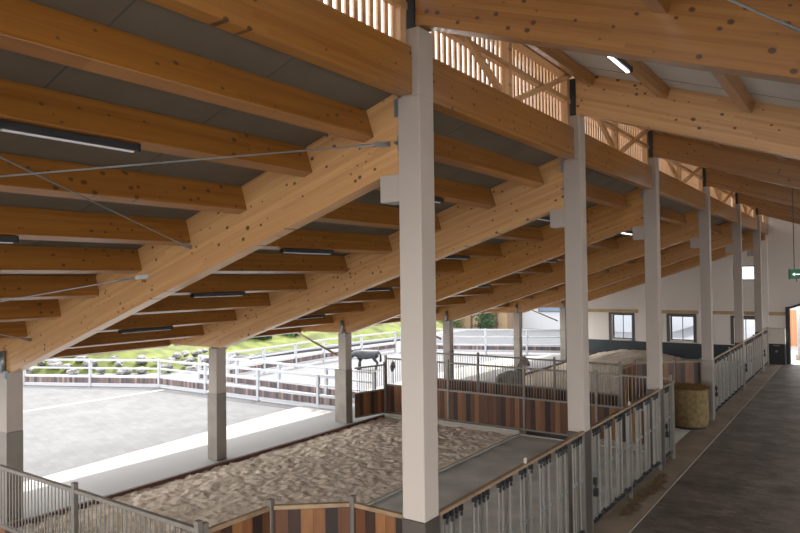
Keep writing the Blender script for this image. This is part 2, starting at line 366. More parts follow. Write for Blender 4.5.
struct(b, 'ceiling', 'deck_hi', 'pale grey deck over the aisle, with added roof lights on its unseen outer side')
b = MB()
for xa, xb in ((4.70, 5.52), (5.76, 6.58)):
    for i in range(1, 7): b.prism([(x, ends[i]+.3, z) for x, z in [(xa, ud(xa)+.05), (xb, ud(xb)+.05), (xb, ud(xb)+.06), (xa, ud(xa)+.06)]], (0, ends[i+1]-ends[i]-.6, 0))
struct(b, 'window_20', 'glass', 'panes of the added, unseen roof lights that brighten the aisle')
jb = MB()
for i in range(7):
    for q in (.14, .38, .62, .86):
        yy = ends[i] + (ends[i+1]-ends[i])*q
        jb.prism([(.1, yy, ud(.1)-.003), (XR-.1, yy, ud(XR-.1)-.003), (XR-.1, yy, ud(XR-.1)), (.1, yy, ud(.1))], (0, .010, 0))
struct(jb, 'trim_2', 'joint', 'thin dark joints in the aisle ceiling')

# ------------------------------------------------------------------ ceiling lamps
def lamp(x, ya, yb, z, lit, lab, tilt=0):
    t = thing('linear_lamp', (x, (ya+yb)/2, z), lab, 'lamp', 'linear ceiling lamps')
    b = MB().box(x-.045, x+.045, ya, yb, z-.06, z); b.build('housing', 'black', t, bevel=.004)
    MB().box(x-.015, x+.015, ya+.03, yb-.03, z-.072, z-.0601).build('diffuser', 'lamp_on' if lit else 'lamp_white', t)
    for yy in (ya-.012, yb): MB().box(x-.047, x+.047, yy, yy+.012, z-.064, z).build('end_cap', 'black', t)
lp = {0: 'second', 2: 'fourth', 4: 'sixth', 6: 'eighth'}
for i in range(7):
    yc = 2.75 if i == 0 else (7.65 if i == 1 else (ends[i]+ends[i+1])/2)
    for k in (0, 2, 4, 6):
        x = PX[k+1]-.07
        lamp(x, yc-.55, yc+.55, 5.602+.3234*(x+.05)-.012, i in (3, 4) and k == 0, 'black linear lamp under the %s lower-roof purlin, %s' % (lp[k], BAY[i]))
for i, yc in ((1, 7.42), (3, 17.2), (5, 28.3)):
    x = UX[1]-.05
    lamp(x, yc-.55, yc+.55, 7.0-.353*x-.03, True, 'lit linear lamp under an aisle-roof purlin, %s' % BAY[i])

# ------------------------------------------------------------------ tie rods
def rod(p0, p1, lab, ca=True):
    t = thing('tie_rod', p1, lab, 'tie rod', 'steel tie rods under the roof')
    MB().tube(p0, p1, .008, 6).build('rod', 'bracket', t)
    d = (V(p0)-V(p1)).normalized()
    MB().bar(V(p1)+V((0, .045, 0)), V(p1)+d*.13, .025, .05).build('end_bracket', 'bracket', t)
    MB().tube(V(p1)+d*.13, V(p1)+d*.34, .014, 8).build('turnbuckle', 'bracket', t)
yr = YC[1]-.15; y0 = YC[0]+.12
rod((-2.7, y0, rb(-2.7)+.35), (-.25, yr, 5.36), 'thin steel tie rod bolted to the nearest rafter just below its corbel end')
rod((-1.12, y0, rb(-1.12)+.4), (-3.40, yr, 4.44), 'thin steel tie rod bolted to the middle of the nearest rafter, slanting up left')
rod((-7.3, y0, rb(-7.3)+.38), (-4.31, yr, 4.085), 'thin steel tie rod bolted to the nearest rafter below its middle')
rod((-4.2, y0, rb(-4.2)+.30), (-7.49, yr, 3.09), 'thin steel tie rod bolted to the nearest rafter at its low outer end')
rod((.68, 1.22, 6.56), (3.40, 5.35, 5.62), 'thin steel tie rod crossing under the nearest aisle roof beam')

# ------------------------------------------------------------------ floors
struct(MB().box(.55, XR, -3, YW, -.12, 0), 'floor', 'aisle', 'dark brown brick pavers of the aisle', base=(0, 0, 0))
struct(MB().box(-.14, .546, -3, YW, -.12, .004), 'trim_3', 'strip', 'brown concrete strip beside the gates', base=(0, 0, 0))
struct(MB().box(.546, .55, -3, YW, -.12, .008), 'trim_4', 'curb')
b = MB().box(-3.64, -.14, 4.0, 15.7, -.12, 0); b.box(-1.9, -.14, 15.7, 20.1, -.12, 0); b.box(-3.64, -.14, 20.1, YW, -.12, 0)
struct(b, 'paddock_floor', 'concrete', 'smooth grey concrete apron of the paddock', base=(0, 0, 0))
b = MB().box(-3.70, -3.64, 4.05, 15.66, -.1, .035); b.box(-7.9, -3.64, 15.55, 15.64, -.1, .13); b.box(-3.64, -.16, 15.6, 15.64, -.1, .03)
struct(b, 'paddock_kerb', 'curb', 'low pale kerb round the sand', base=(0, 0, 0))
struct(MB().box(-7.95, -7.87, 1.0, YW, -.15, .07), 'paddock_edge_board', 'rust', 'dark brown board between sand and yard', base=(0, 0, 0))
struct(MB().box(-8.75, -7.95, -2, YW, -.12, .0), 'threshold_strip', 'white_con', 'pale concrete under the outer posts', base=(0, 0, 0))
def sandgrid(x0, x1, y0, y1, st, mound=None):
    nx = int((x1-x0)/st); ny = int((y1-y0)/st); vs = []; fs = []
    prints = [(random.uniform(x0, x1), random.uniform(y0, y1), random.uniform(.06, .14)) for _ in range(int((x1-x0)*(y1-y0)*5))]
    grid = {}
    for px, py, r in prints: grid.setdefault((int(px), int(py)), []).append((px, py, r))
    for j in range(ny+1):
        for i in range(nx+1):
            x = x0+(x1-x0)*i/nx; y = y0+(y1-y0)*j/ny
            z = .030*noise.noise(V((x*2.2, y*2.2, 0))) + .035*noise.noise(V((x*5, y*5, 3))) + .028*noise.noise(V((x*10, y*10, 7))) + .022*noise.noise(V((x*24, y*24, 9)))
            for gi in (-1, 0, 1):
                for gj in (-1, 0, 1):
                    for px, py, r in grid.get((int(x)+gi, int(y)+gj), ()):
                        q = ((x-px)**2+(y-py)**2)/r/r
                        if q < 4: z += -.035*math.exp(-q*1.6) + .014*math.exp(-(q-1.6)**2*2)
            z -= .0
            if mound: z += mound(x, y)
            vs.append((x, y, z+.0))
    for j in range(ny):
        for i in range(nx):
            k = j*(nx+1)+i; fs.append((k, k+1, k+nx+2, k+nx+1))
    return MB().add(vs, fs)
o = sandgrid(-7.87, -3.70, 4.10, 15.54, .036).build('sand', 'sand', smooth=True, base=(0, 0, 0)); tag(o, 'trampled brown sand of the near paddock', 'sand', kind='stuff')
o = sandgrid(-7.87, -3.64, 15.8, YW-.02, .11, lambda x, y: .30*max(0, min(1, (y-26)/5))*max(0, min(1, (x+8)/1.5))*max(0, min(1, (-3.66-x)/1.4))).build('sand', 'sand', smooth=True, base=(0, 0, 0)); tag(o, 'sand of the far paddock behind the railings', 'sand', kind='stuff')

# ------------------------------------------------------------------ paddock railings
def railing(name, lab, pts, ztop=1.68, zmid=.9, bars=True, solid=False, posts=None, grp=None, panels_below=True):
    t = thing(name, (*pts[0], 0), lab, 'fence', grp)
    for k, p in enumerate(pts):
        if k == 0 and ztop == 1.50: continue
        MB().box(p[0]-.03, p[0]+.03, p[1]-.03, p[1]+.03, 0, ztop+.09).build('post', 'steel', t, bevel=.005)
    for p, q in zip(pts[:-1], pts[1:]):
        d = (V((*q, 0))-V((*p, 0))); n = d.normalized(); P = V((*p, 0))+n*.032; Q = V((*q, 0))-n*.032; z = V((0, 0, 1))
        MB().bar(P+z*ztop, Q+z*ztop, .05, .045).build('top_rail', 'steel' if not solid else 'tan_steel', t, bevel=.004)
        MB().bar(P+z*.12, Q+z*.12, .045, .04).build('bottom_rail', 'steel', t)
        zt = ztop-.025 if solid else zmid
        fr = frame_x(P, Q)
        MB().bar(P+z*((zt+.14)/2), Q+z*((zt+.14)/2), .035, zt-.142).build('board_panel', 'planks', t, frame=fr)
        if not solid:
            MB().bar(P+z*(zmid+.022), Q+z*(zmid+.022), .045, .04).build('middle_rail', 'steel', t)
            nb = max(2, int((Q-P).length/.078)); b = MB()
            for k in range(1, nb):
                c = P+(Q-P)*(k/nb); b.tube(c+z*(zmid+.045), c+z*(ztop-.022), .008, 6)
            b.build('bars', 'bright_steel', t)
    return t
railing('paddock_railing', 'metal-barred board railing in the lower left corner of the view', [(-7.9, 4.05), (-5.9, 4.05), (-3.72, 4.05), (-1.55, 4.05)], 1.66)
railing('board_fence', 'solid dark board fence bending round to the nearest column', [(-1.55, 4.12), (-1.52, 4.95), (-.86, 5.50), (-.17, 5.50)], 1.62, solid=True)
railing('paddock_railing', 'barred board railing closing the back of the sand paddock', [(-7.95, 15.75), (-5.83, 15.75), (-3.57, 15.75), (-1.70, 15.75), (.0, 15.75)], 1.68)
railing('paddock_railing', 'second barred board railing, behind the one that closes the sand paddock', [(-7.95, 17.4), (-5.86, 17.55), (-3.45, 17.5), (-1.62, 17.4)], 1.70)
railing('paddock_railing', 'short barred board railing along the yard edge beside the third outer post', [(-8.22, 14.60), (-7.95, 15.68)], 1.50, .77)
railing('board_fence', 'solid dark board fence in the alcove behind the round hay bale', [(-1.62, 17.48), (-1.60, 18.75), (-.78, 19.55), (-.17, 20.05)], 1.60, solid=True)

# ------------------------------------------------------------------ aisle gates
def gate(y0, y1, lab, leaves=2, ztop=1.66):
    t = thing('stall_gate', (.11, (y0+y1)/2, 0), lab, 'gate', 'barred steel gates along the aisle'); x = .11
    MB().bar((x, y0, ztop), (x, y1, ztop), .06, .04).build('top_rail', 'tan_steel', t, bevel=.004)
    MB().bar((x, y0, .16), (x, y1, .16), .05, .05).build('bottom_rail', 'sleeve', t, bevel=.004)
    st = [y0+.02, y1-.02] + ([(y0+y1)/2] if leaves == 2 else [])
    for k, yy in enumerate(st):
        MB().box(x-.03, x+.03, yy-.02, yy+.02, .02, ztop-.02).build('stile', 'steel', t)
        if k == 2: MB().tube((x, yy, ztop+.02), (x, yy, ztop+.09), .022, 8).build('cap', 'white', t)
    yy = y0+.14; k = 0
    while yy < y1-.1:
        if all(abs(yy-s) > .05 for s in st):
            if k % 4 == 2:
                MB().box(x-.006, x+.006, yy-.030, yy+.030, .19, ztop-.04).build('slat', 'steel', t)
            else:
                MB().tube((x, yy, .19), (x, yy, ztop-.03), .015, 8).build('bar', 'bright_steel', t)
                MB().box(x+.01, x+.035, yy-.012, yy+.012, .95, 1.0).build('bolt', 'bracket', t)
            c = MB().box(x-.02, x+.035, yy-.016, yy+.016, ztop-.09, ztop-.021); c.tube((x+.02, yy, ztop-.14), (x+.02, yy, ztop-.10), .016, 8); c.build('top_clip', 'black', t)
            MB().box(x-.035, x+.04, yy-.022, yy+.022, .186, .24).build('bottom_clip', 'black', t)
        k += 1; yy += .098 if k % 4 else .30
    l = MB().box(x+.03, x+.08, y0+.04, y0+.10, .80, .90); l.box(x+.03, x+.09, y0+.04, y0+.12, .62, .73); l.tube((x+.06, y0+.06, .70), (x+.06, y0+.06, .86), .015, 8)
    l.build('latch', 'black', t)
    return t
GY = [(YC[1]+.14, YC[2]-.14), (YC[2]+.14, YC[3]-.14), (YC[3]+.14, 15.33), (YC[4]+.14, YC[5]-.14), (YC[5]+.14, YC[6]-.14), (YC[6]+.14, 32.6)]
GL = ['long barred steel gate between the nearest and second nearest columns', 'long barred steel gate between the second and third columns', 'short barred gate leaf just beyond the third column, before the hay bale',
      'barred steel gate between the fourth and fifth columns', 'barred steel gate between the fifth and sixth columns', 'last short gate before the far wall']
for k, (g, l) in enumerate(zip(GY, GL)): gate(g[0], g[1], l, 1 if k in (2, 5) else 2)
for yy, l in ((15.38, 'slim steel gate post at the near side of the hay alcove'), (32.66, 'slim steel gate post near the far wall')):
    o = MB().box(.07, .15, yy-.04, yy+.04, 0, 1.72).build('gate_post', 'steel', bevel=.005); tag(o, l, 'post')

# ------------------------------------------------------------------ hay
t = thing('hay_bale', (-.27, 18.85, 0), 'round net-wrapped hay bale standing on end in the alcove', 'hay bale')
b = MB(); n = 40; R0 = .47
rings = [(0.06, .44), (.1, .475), (.35, .485), (.7, .48), (.95, .475), (1.03, .46)]
vs = []; fs = []
for z, r in rings:
    for k in range(n):
        an = 2*math.pi*k/n; rr = r + .012*noise.noise(V((math.cos(an)*3, math.sin(an)*3, z*4)))
        vs.append((-.27+rr*math.cos(an), 18.85+rr*math.sin(an), z))
for j in range(len(rings)-1):
    for k in range(n): fs.append((j*n+k, j*n+(k+1) % n, (j+1)*n+(k+1) % n, (j+1)*n+k))
fs.append(tuple(range(n))[::-1]); fs.append(tuple(range((len(rings)-1)*n, len(rings)*n)))
MB().add(vs, fs).build('net_wrap', 'hay_wrap', t, smooth=False)
b = MB(); rnd = random.Random(3)
for k in range(900):
    an = rnd.uniform(0, 6.28); r = .49*math.sqrt(rnd.random()); c = V((-.27+r*math.cos(an), 18.85+r*math.sin(an), 1.03+rnd.uniform(0, .05)))
    d = V((rnd.uniform(-1, 1), rnd.uniform(-1, 1), rnd.uniform(-.25, .25))).normalized()*rnd.uniform(.05, .11)
    b.bar(c-d, c+d, .006, .004)
tag(b.build('loose_top', 'hay', t), 'loose brown hay spilling over the top rim')
MB().tube((-.27, 18.85, 0), (-.27, 18.85, .06), .42, 24).build('base_ring', 'black', t)
b = MB()
for k in range(1500):
    u = rnd.random(); yy = 11.3+2.5*u+.12*math.sin(u*40); cx = .24+.06*math.sin(yy*3)
    c = V((cx+rnd.gauss(0, .07), yy+rnd.gauss(0, .1), .01+rnd.random()*.05*(1 if rnd.random() < .5 else .4)))
    c.x = min(.5, max(.23, c.x))
    d = V((rnd.uniform(-1, 1), rnd.uniform(-1, 1), rnd.uniform(-.1, .1))).normalized()*rnd.uniform(.03, .08)
    b.bar(c-d, c+d, .007, .004)
tag(b.build('scattered_hay', 'hay_dark'), 'dark scattered hay lying at the foot of the second gate', 'hay', kind='stuff')

# ------------------------------------------------------------------ far wall with openings
from mathutils.geometry import tessellate_polygon
def wall(name, outer, holes, y0, th, mat, lab=None):
    loops = [outer]+holes
    allp = [p for l in loops for p in l]
    tris = tessellate_polygon([[V((p[0], p[1], 0)) for p in l] for l in loops])
    n = len(allp); vs = [(x, y0, z) for x, z in allp]+[(x, y0+th, z) for x, z in allp]
    fs = [tuple(t) for t in tris]+[tuple(i+n for i in t[::-1]) for t in tris]; o = 0
    for l in loops:
        m = len(l)
        for i in range(m): fs.append((o+i, o+(i+1) % m, n+o+(i+1) % m, n+o+i))
        o += m
    return struct(MB().add(vs, fs), name, mat, lab)
def rect(x0, x1, z0, z1): return [(x0, z0), (x1, z0), (x1, z1), (x0, z1)]
wins = [(-7.10, -6.08, .80, 2.06), (-4.26, -3.18, .84, 2.04), (-1.42, -.50, .84, 1.98)]
hi = (-1.45, -.52, 3.76, 4.42)
arch = [(.82, .0), (4.2, .0), (4.2, 2.45), (3.7, 2.62), (3.1, 2.72), (2.5, 2.75), (1.9, 2.72), (1.3, 2.62), (.82, 2.45)]
gw = (1.30, 2.1, 4.45, 5.35)
outer = [(-8.7, -.1), (XR, -.1), (XR, ud(XR)), (0, ud(0)), (-.6, ud(0)), (-.6, 5.9), (-8.7, rd(-8.7))]
wall('wall_far', outer, [rect(*w) for w in wins]+[rect(*hi), arch, rect(*gw)], YW, .35, 'wall', 'white rendered end wall of the barn')
for k, w in enumerate(wins+[hi, gw]):
    fr = .14
    x0, x1, z0, z1 = w
    b = MB().prism([(x0-fr if k < 3 else x0, YW-.02, z0-.05), (x0+.02, YW-.02, z0-.05), (x0+.02, YW-.02, z1+fr), (x0-fr if k < 3 else x0, YW-.02, z1+fr)], (0, .3 if k > 2 else .06, 0))
    b = MB(); e = fr if k < 3 else 0
    if e:
        b.box(x0-e, x0, YW-.03, YW-.001, z0-.06, z1+e); b.box(x1, x1+e, YW-.03, YW-.001, z0-.06, z1+e); b.box(x0, x1, YW-.03, YW-.001, z1, z1+e)
    yi = YW+.26
    b.box(x0, x0+.05, yi, yi+.05, z0, z1); b.box(x1-.05, x1, yi, yi+.05, z0, z1); b.box(x0+.05, x1-.05, yi, yi+.05, z0, z0+.05); b.box(x0+.05, x1-.05, yi, yi+.05, z1-.05, z1)
    if k < 3: b.box((x0+x1)/2-.015, (x0+x1)/2+.015, yi, yi+.05, z0+.05, z1-.05)
    if k == 4: b.box(x0+.05, x1-.05, yi, yi+.05, 4.85, 4.88)
    wo = struct(b, 'window_%d' % (k+1), 'frame')
    MB().box(x0+.05, x1-.05, yi+.02, yi+.026, z0+.05, z1-.05).build('pane', 'glass', wo)
# dark arch lining
b = MB()
ar = arch
for p, q in zip(ar[1:-1], ar[2:]):
    b.prism([(p[0], YW-.05, p[1]), (q[0], YW-.05, q[1]), (q[0]*1+(.0), YW-.05, q[1]+.10), (p[0], YW-.05, p[1]+.10)], (0, .42, 0))
b.box(.68, .82, YW-.05, YW+.37, 0, 2.55); b.box(4.2, 4.34, YW-.05, YW+.37, 0, 2.55)
struct(b, 'door_1', 'dark', 'dark frame of the arched doorway')
b = MB().box(-8.7, -.30, YW-.05, YW-.001, -.1, .74); struct(b, 'baseboard_far', 'green_wall', 'dark teal panelling along the foot of the end wall')
jb = MB()
for k in range(14): jb.box(-8.6+.6*k, -8.585+.6*k, YW-.056, YW-.05, 0, .73)
struct(jb, 'trim_5', 'black')
b = MB()
for x0, x1 in ((-8.7, -5.72), (-5.28, -2.92), (-2.52, -.32), (.02, .68)): b.box(x0, x1, YW-.05, YW-.001, 2.16, 2.32)
struct(b, 'trim_6', 'trimwood', 'wooden rail along the end wall')
b = MB()
for x0, x1, z1 in ((-5.72, -5.28, rd(-5.5)), (-2.92, -2.52, rd(-2.9)), (-.32, .02, 6.8)): b.box(x0, x1, YW-.10, YW-.001, .74, z1)
struct(b, 'wall_pilaster', 'wall', 'flat white pilasters on the end wall')
o = MB().box(-.20, -.04, YW-.22, YW-.11, 5.55, 5.80).build('hanger_board', 'timber'); tag(o, 'short upright timber board against the white pilaster, at the end of the slats', 'board')
# wall cabinet and dark feeder
t = thing('wall_cabinet', (.36, YW-.3, .0), 'pale square cabinet over a black recess beside the arched doorway', 'cabinet')
MB().box(.02, .68, YW-.45, YW-.06, .92, 1.60).build('upper_box', 'cabinet', t, bevel=.01)
MB().box(.04, .66, YW-.40, YW-.06, 0, .92).build('lower_unit', 'black', t, bevel=.01)
MB().tube((.33, YW-.44, .58), (.33, YW-.40, .58), .05, 12).build('glint_disc', 'steel', t)  # steel disc standing in for the small lamp-like glint in the recess
MB().box(.2, .46, YW-.41, YW-.40, .82, .87).build('handle', 'tan_steel', t)
MB().box(-.02, .02, YW-.45, YW-.06, 0, 1.62).build('side_panel', 'cabinet', t)

# right wall (outside the frame, with large windows added to let daylight into the aisle)
RW = MB(); segs = [(-3, YW)]
z1 = ud(XR)
RW.box(XR, XR+.3, -3, YW, -.1, .5); RW.box(XR, XR+.3, -3, YW, 3.7, z1)
for y in YC: RW.box(XR, XR+.3, y-.25, y+.25, .5, 3.7)
struct(RW, 'wall_right', 'wall', 'white side wall of the aisle')
for k, y in enumerate(YC):
    yn = (YC+[YW+.5])[k+1]
    b = MB().box(XR+.1, XR+.16, y+.25, yn-.25, .5, .56).box(XR+.1, XR+.16, y+.25, yn-.25, 3.64, 3.7).box(XR+.1, XR+.16, y+.25, y+.31, .56, 3.64).box(XR+.1, XR+.16, yn-.31, yn-.25, .56, 3.64)
    m_ = (y+yn)/2; b.box(XR+.1, XR+.16, m_-.03, m_+.03, .56, 3.64)
    wo = struct(b, 'window_%d' % (k+6), 'frame')
    MB().box(XR+.12, XR+.126, y+.31, yn-.31, .56, 3.64).build('pane', 'glass', wo)

# exit sign
sx, sy = 2.27, 17.0
t = thing('exit_sign', (sx+.3, sy, 3.9), 'green emergency exit sign hanging on a thin rod in front of the end wall', 'sign')
MB().box(sx, sx+.62, sy-.03, sy+.03, 3.90, 4.11).build('sign_body', 'sign_green', t, bevel=.004)
MB().box(sx-.02, sx, sy-.035, sy+.035, 3.89, 4.12).build('end_cap', 'dark', t)
MB().tube((sx+.09, sy, 4.11), (sx+.09, sy, ud(sx+.09)-.17), .009, 6).build('hanging_rod', 'dark', t)
MB().tube((sx+.53, sy, 4.11), (sx+.53, sy, ud(sx+.53)), .009, 6).build('hanging_rod', 'dark', t)
MB().tube((sx+.13, sy, 3.84), (sx+.13, sy, 3.90), .012, 6).build('pull_cord', 'dark', t)
b = MB(); Y_ = sy-.034; X_ = sx+.40
b.tube((X_+.02, Y_+.003, 4.075), (X_+.02, Y_-.001, 4.075), .018, 10)
for p, q in (((0, 4.05), (-.01, 3.99)), ((-.01, 3.99), (-.06, 3.96)), ((-.06, 3.96), (-.08, 3.925)), ((-.01, 3.99), (.03, 3.955)), ((.03, 3.955), (.07, 3.95)), ((0, 4.045), (-.045, 4.02)), ((0, 4.045), (.05, 4.01))):
    b.bar((X_+p[0], Y_, p[1]), (X_+q[0], Y_, q[1]), .004, .016, up=(1, 0, 0) if abs(p[0]-q[0]) < .02 else (0, 0, 1))
b.build('running_figure', 'sign_white', t)
b = MB().bar((sx+.10, Y_, 4.0), (sx+.24, Y_, 4.0), .004, .022); b.prism([(sx+.10, Y_-.002, 4.04), (sx+.05, Y_-.002, 4.0), (sx+.10, Y_-.002, 3.96)], (0, .004, 0))
b.build('arrow', 'sign_white', t)

# ------------------------------------------------------------------ yard
# ground sheet in pieces so that nothing overlaps
struct(MB().add([(-70, -25, -.12), (60, -25, -.12), (60, 90, -.12), (-70, 90, -.12)], [(0, 1, 2, 3)]), 'ground', 'pale_ground', 'pale ground around the barn', base=(0, 0, 0))
struct(MB().prism([(-8.75, -4, -.1), (-10.0, -4, -.1), (-10.4, 7.2, -.1), (-11.35, 17.3, -.1), (-11.3, 30, -.1), (-8.75, 34, -.1)], (0, 0, .10)), 'path', 'white_con', 'pale concrete path along the barn', base=(0, 0, 0))
struct(MB().prism([(-10.0, -4, -.1), (-26, -4, -.1), (-26, 11.9, -.1), (-18.5, 15.45, -.1), (-11.2, 15.5, -.1), (-10.4, 7.2, -.1)], (0, 0, .095)), 'yard_paving', 'yard', 'light grey paved yard', base=(0, 0, 0))
struct(MB().prism([(-18.25, 8, 0), (-18.05, 8, 0), (-17.7, 15.2, 0), (-17.9, 15.2, 0)], (0, 0, .003)), 'trim_7', 'white_con', 'pale drain line across the yard', base=(0, 0, 0))
struct(MB().prism([(-24.5, 18, -.1), (-23.6, 18, -.1), (-21.8, 38, -.1), (-23.0, 38, -.1)], (0, 0, .10)), 'kerb', 'asphalt', 'dark kerb below the grass bank', base=(0, 0, 0))
struct(MB().prism([(-17.6, 32, -.1), (-9, 35.2, -.1), (-9, 46, -.1), (-22, 46, -.1), (-21.5, 37, -.1)], (0, 0, .04)), 'lane', 'asphalt', 'blue-grey asphalt lane beyond the farthest rail fence', base=(0, 0, 0))
def yard_fence(lab, pts, zt=1.05, sp=2.6):
    t = thing('yard_fence', (*pts[0], 0), lab, 'fence', 'white rail fences in the yard')
    z = V((0, 0, 1))
    for si, (p, q) in enumerate(zip(pts[:-1], pts[1:])):
        P, Q = V((*p, 0)), V((*q, 0)); n = max(1, round((Q-P).length/sp))
        for k in range(n+(1 if si == len(pts)-2 else 0)):
            c = P+(Q-P)*k/n; MB().box(c.x-.05, c.x+.05, c.y-.05, c.y+.05, -.12, zt).build('post', 'yard_white', t)
        MB().bar(P+z*(zt-.04), Q+z*(zt-.04), .06, .07).build('top_rail', 'yard_white', t)
        MB().bar(P+z*(zt*.66), Q+z*(zt*.66), .05, .06).build('middle_rail', 'yard_white', t)
        MB().bar(P+z*.39, Q+z*.39, .06, .06).build('lower_rail', 'yard_white', t)
        MB().bar(P+z*.06, Q+z*.06, .08, .10).build('kick_rail', 'yard_white', t)
        MB().bar(P+z*.225, Q+z*.225, .04, .21).build('board', 'weather', t, frame=frame_x(P, Q))
yard_fence('white rail fence bounding the paved yard, bending in the middle', [(-29, 10.5), (-23.7, 13.0), (-18.5, 15.5), (-10.5, 15.62), (-9.3, 15.66)])
yard_fence('white rail fence just behind the one bounding the paved yard', [(-18.4, 17.3), (-11.4, 17.02), (-9.3, 16.95)])
yard_fence('white rail fence running away past the grass bank', [(-18.0, 18.4), (-18.6, 25), (-18.2, 30.6)])
yard_fence('farthest white rail fence, seen behind the outer posts', [(-17.9, 30.8), (-15.3, 31.3), (-9.2, 33.75)], 1.25)
struct(MB().box(XR+.31, 32, -4, 42, -.11, -.02), 'apron', 'apron', 'pale ground added outside the unseen side wall to bounce daylight indoors', base=(0, 0, 0))  # unseen reflecting ground, added to throw daylight up into the barn
# dark bag on pole
t = thing('feed_bag_pole', (-11.04, 20.4, 0), 'dark bag hanging on a thin pole in the yard, left of the nearest column', 'pole')
MB().tube((-11.04, 20.4, -.02), (-11.04, 20.4, .95), .02, 8).build('pole', 'dark', t)
b = MB().tube((-11.06, 20.38, .52), (-11.04, 20.38, .70), .05, 12, .10); b.tube((-11.04, 20.38, .70), (-11.0, 20.38, .90), .10, 12, .05); b.build('bag', 'hair_dark', t, smooth=True)
# grass bank
vs = []; fs = []; nx, ny = 40, 60
def bank_edge(y): return -20.8-1.9*max(0, min(1, (y-19)/6)) if y > 19 else -20.8-(19-y)*1.55
for j in range(ny+1):
    for i in range(nx+1):
        y = 8+46*j/ny; u = i/nx; x = bank_edge(y)-.9-26*u
        z = -.15+4.2*(1-math.exp(-u*26/9))*(.75+.25*math.sin(y*.2)) + .12*noise.noise(V((x*.6, y*.6, 0)))*min(1, u*6)
        vs.append((x, y, z))
for j in range(ny):
    for i in range(nx):
        k = j*(nx+1)+i; fs.append((k, k+nx+1, k+nx+2, k+1))
struct(MB().add(vs, fs), 'grass_bank', 'grass', 'bright green grass bank beyond the yard', smooth=True, base=(0, 0, 0))
# rocks at the foot of the bank
rnd = random.Random(11); proto = []
for k in range(4):
    bm = bmesh.new(); bmesh.ops.create_icosphere(bm, subdivisions=2, radius=1)
    for v in bm.verts:
        v.co *= .75+.5*noise.noise(v.co*1.1+V((k*7, 0, 0))); v.co.z *= .7
    me = bpy.data.meshes.new('rock'); bm.to_mesh(me); bm.free(); me.materials.append(M['rock']); proto.append(me)
placed = []
for k in range(900):
    u = rnd.random(); y = 11+13*u; row = rnd.random()
    x = bank_edge(y)-.3-row*2.2
    s = rnd.uniform(.22, .42)
    if len(placed) >= 80 or any((x-a_)**2+(y-b_)**2 < ((s+c_)*1.12)**2 for a_, b_, c_ in placed): continue
    placed.append((x, y, s))
    o = bpy.data.objects.new('rock', proto[k % 4]); COL.objects.link(o)
    o.scale = (s*1.2, s, s); o.rotation_euler = (0, 0, rnd.uniform(0, 6)); o.location = (x, y, .0+row*.5)
    tag(o, 'grey boulder among the rocks at the foot of the grass bank', 'rock', 'boulders at the foot of the grass bank')
# trees and shrubs
def foliage(c, r, n, sz, rnd, squash=.8):
    b = MB()
    for k in range(n):
        d = V((rnd.gauss(0, 1), rnd.gauss(0, 1), rnd.gauss(0, 1))).normalized()
        rr = r*(.55+.45*rnd.random())*(1+.25*noise.noise(d*2.3+V(c)))
        p = V(c)+V((d.x*rr, d.y*rr, d.z*rr*squash))
        u = V((rnd.uniform(-1, 1), rnd.uniform(-1, 1), rnd.uniform(-1, 1))).normalized(); w = u.orthogonal().normalized()
        b.add([p-u*sz, p-w*sz*.5, p+u*sz, p+w*sz*.5], [(0, 1, 2, 3)])
    return b
def tree(x, y, z, r, hgt, lab, mat='leaf', n=1400, name='tree'):
    t = thing(name, (x, y, z), lab, 'tree' if name == 'tree' else 'shrub', 'trees and shrubs beyond the yard'); rnd = random.Random(int(x*13+y*7))
    MB().tube((x, y, z), (x, y, z+hgt), .16*r/2, 8, .08).build('trunk', 'bark', t)
    foliage((x, y, z+hgt), r, n, .20, rnd).build('crown', mat, t)
tree(-27.9, 16.9, .45, .75, .35, 'dark low shrub at the lower edge of the bank, far left', n=700, name='shrub')
tree(-27.3, 18.6, .7, .80, .40, 'green shrub beside the dark low one on the bank, far left', 'leaf2', 700, 'shrub')
tree(-27.2, 26.1, .50, .95, .35, 'dark shrub on the bank just right of the second outer post', n=900, name='shrub')
tree(-26.9, 28.3, .50, .90, .30, 'rounded dark shrub, middle one on the bank left of the third outer post', n=900, name='shrub')
tree(-26.4, 30.5, .45, .75, .25, 'small pale shrub on the bank left of the third outer post', 'leaf2', 600, name='shrub')
tree(-26.6, 36.6, .50, .95, .9, 'dark tree on the bank above the dark pony', n=900)
tree(-26.6, 39.2, .55, .95, .8, 'paler tree on the bank right of the dark pony', 'leaf2', 900)
tree(-34, 46, 2.4, 2.2, 1.8, 'tall dark tree far behind the bank', n=1200)
# greenery-clad shed
t = thing('timber_shed', (-22.6, 48, -.1), 'brown timber shed overgrown with climbing plants, beyond the far white fence', 'shed')
MB().box(-25.8, -19.7, 48, 52, -.12, 2.3).build('wall', 'tan_steel', t)
MB().prism([(-26, 47.8, 2.3), (-19.55, 47.8, 2.3), (-19.55, 47.8, 2.45), (-26, 47.8, 2.45)], (0, 4.4, 0)).build('roof', 'sleeve', t)
for x in (-25.0, -22.9, -20.6): MB().box(x-.06, x+.06, 47.9, 48, -.1, 2.3).build('post', 'bark', t)
rnd = random.Random(5)
for k, (x, w, g) in enumerate(((-24.6, .9, 'left'), (-21.4, .8, 'right'))):
    b = MB()
    for q in range(900):
        p = V((x+rnd.gauss(0, w*.5), 47.65-rnd.random()*.3, rnd.uniform(-.05, 2.3))); u = V((rnd.uniform(-1, 1), rnd.uniform(-.3, .3), rnd.uniform(-1, 1))).normalized(); w_ = u.orthogonal().normalized()
        b.add([p-u*.11, p-w_*.06, p+u*.11, p+w_*.06], [(0, 1, 2, 3)])
    tag(b.build('climbing_plant', 'leaf' if k else 'leaf2'), 'climbing plant covering the %s part of the timber shed' % g, 'plant')
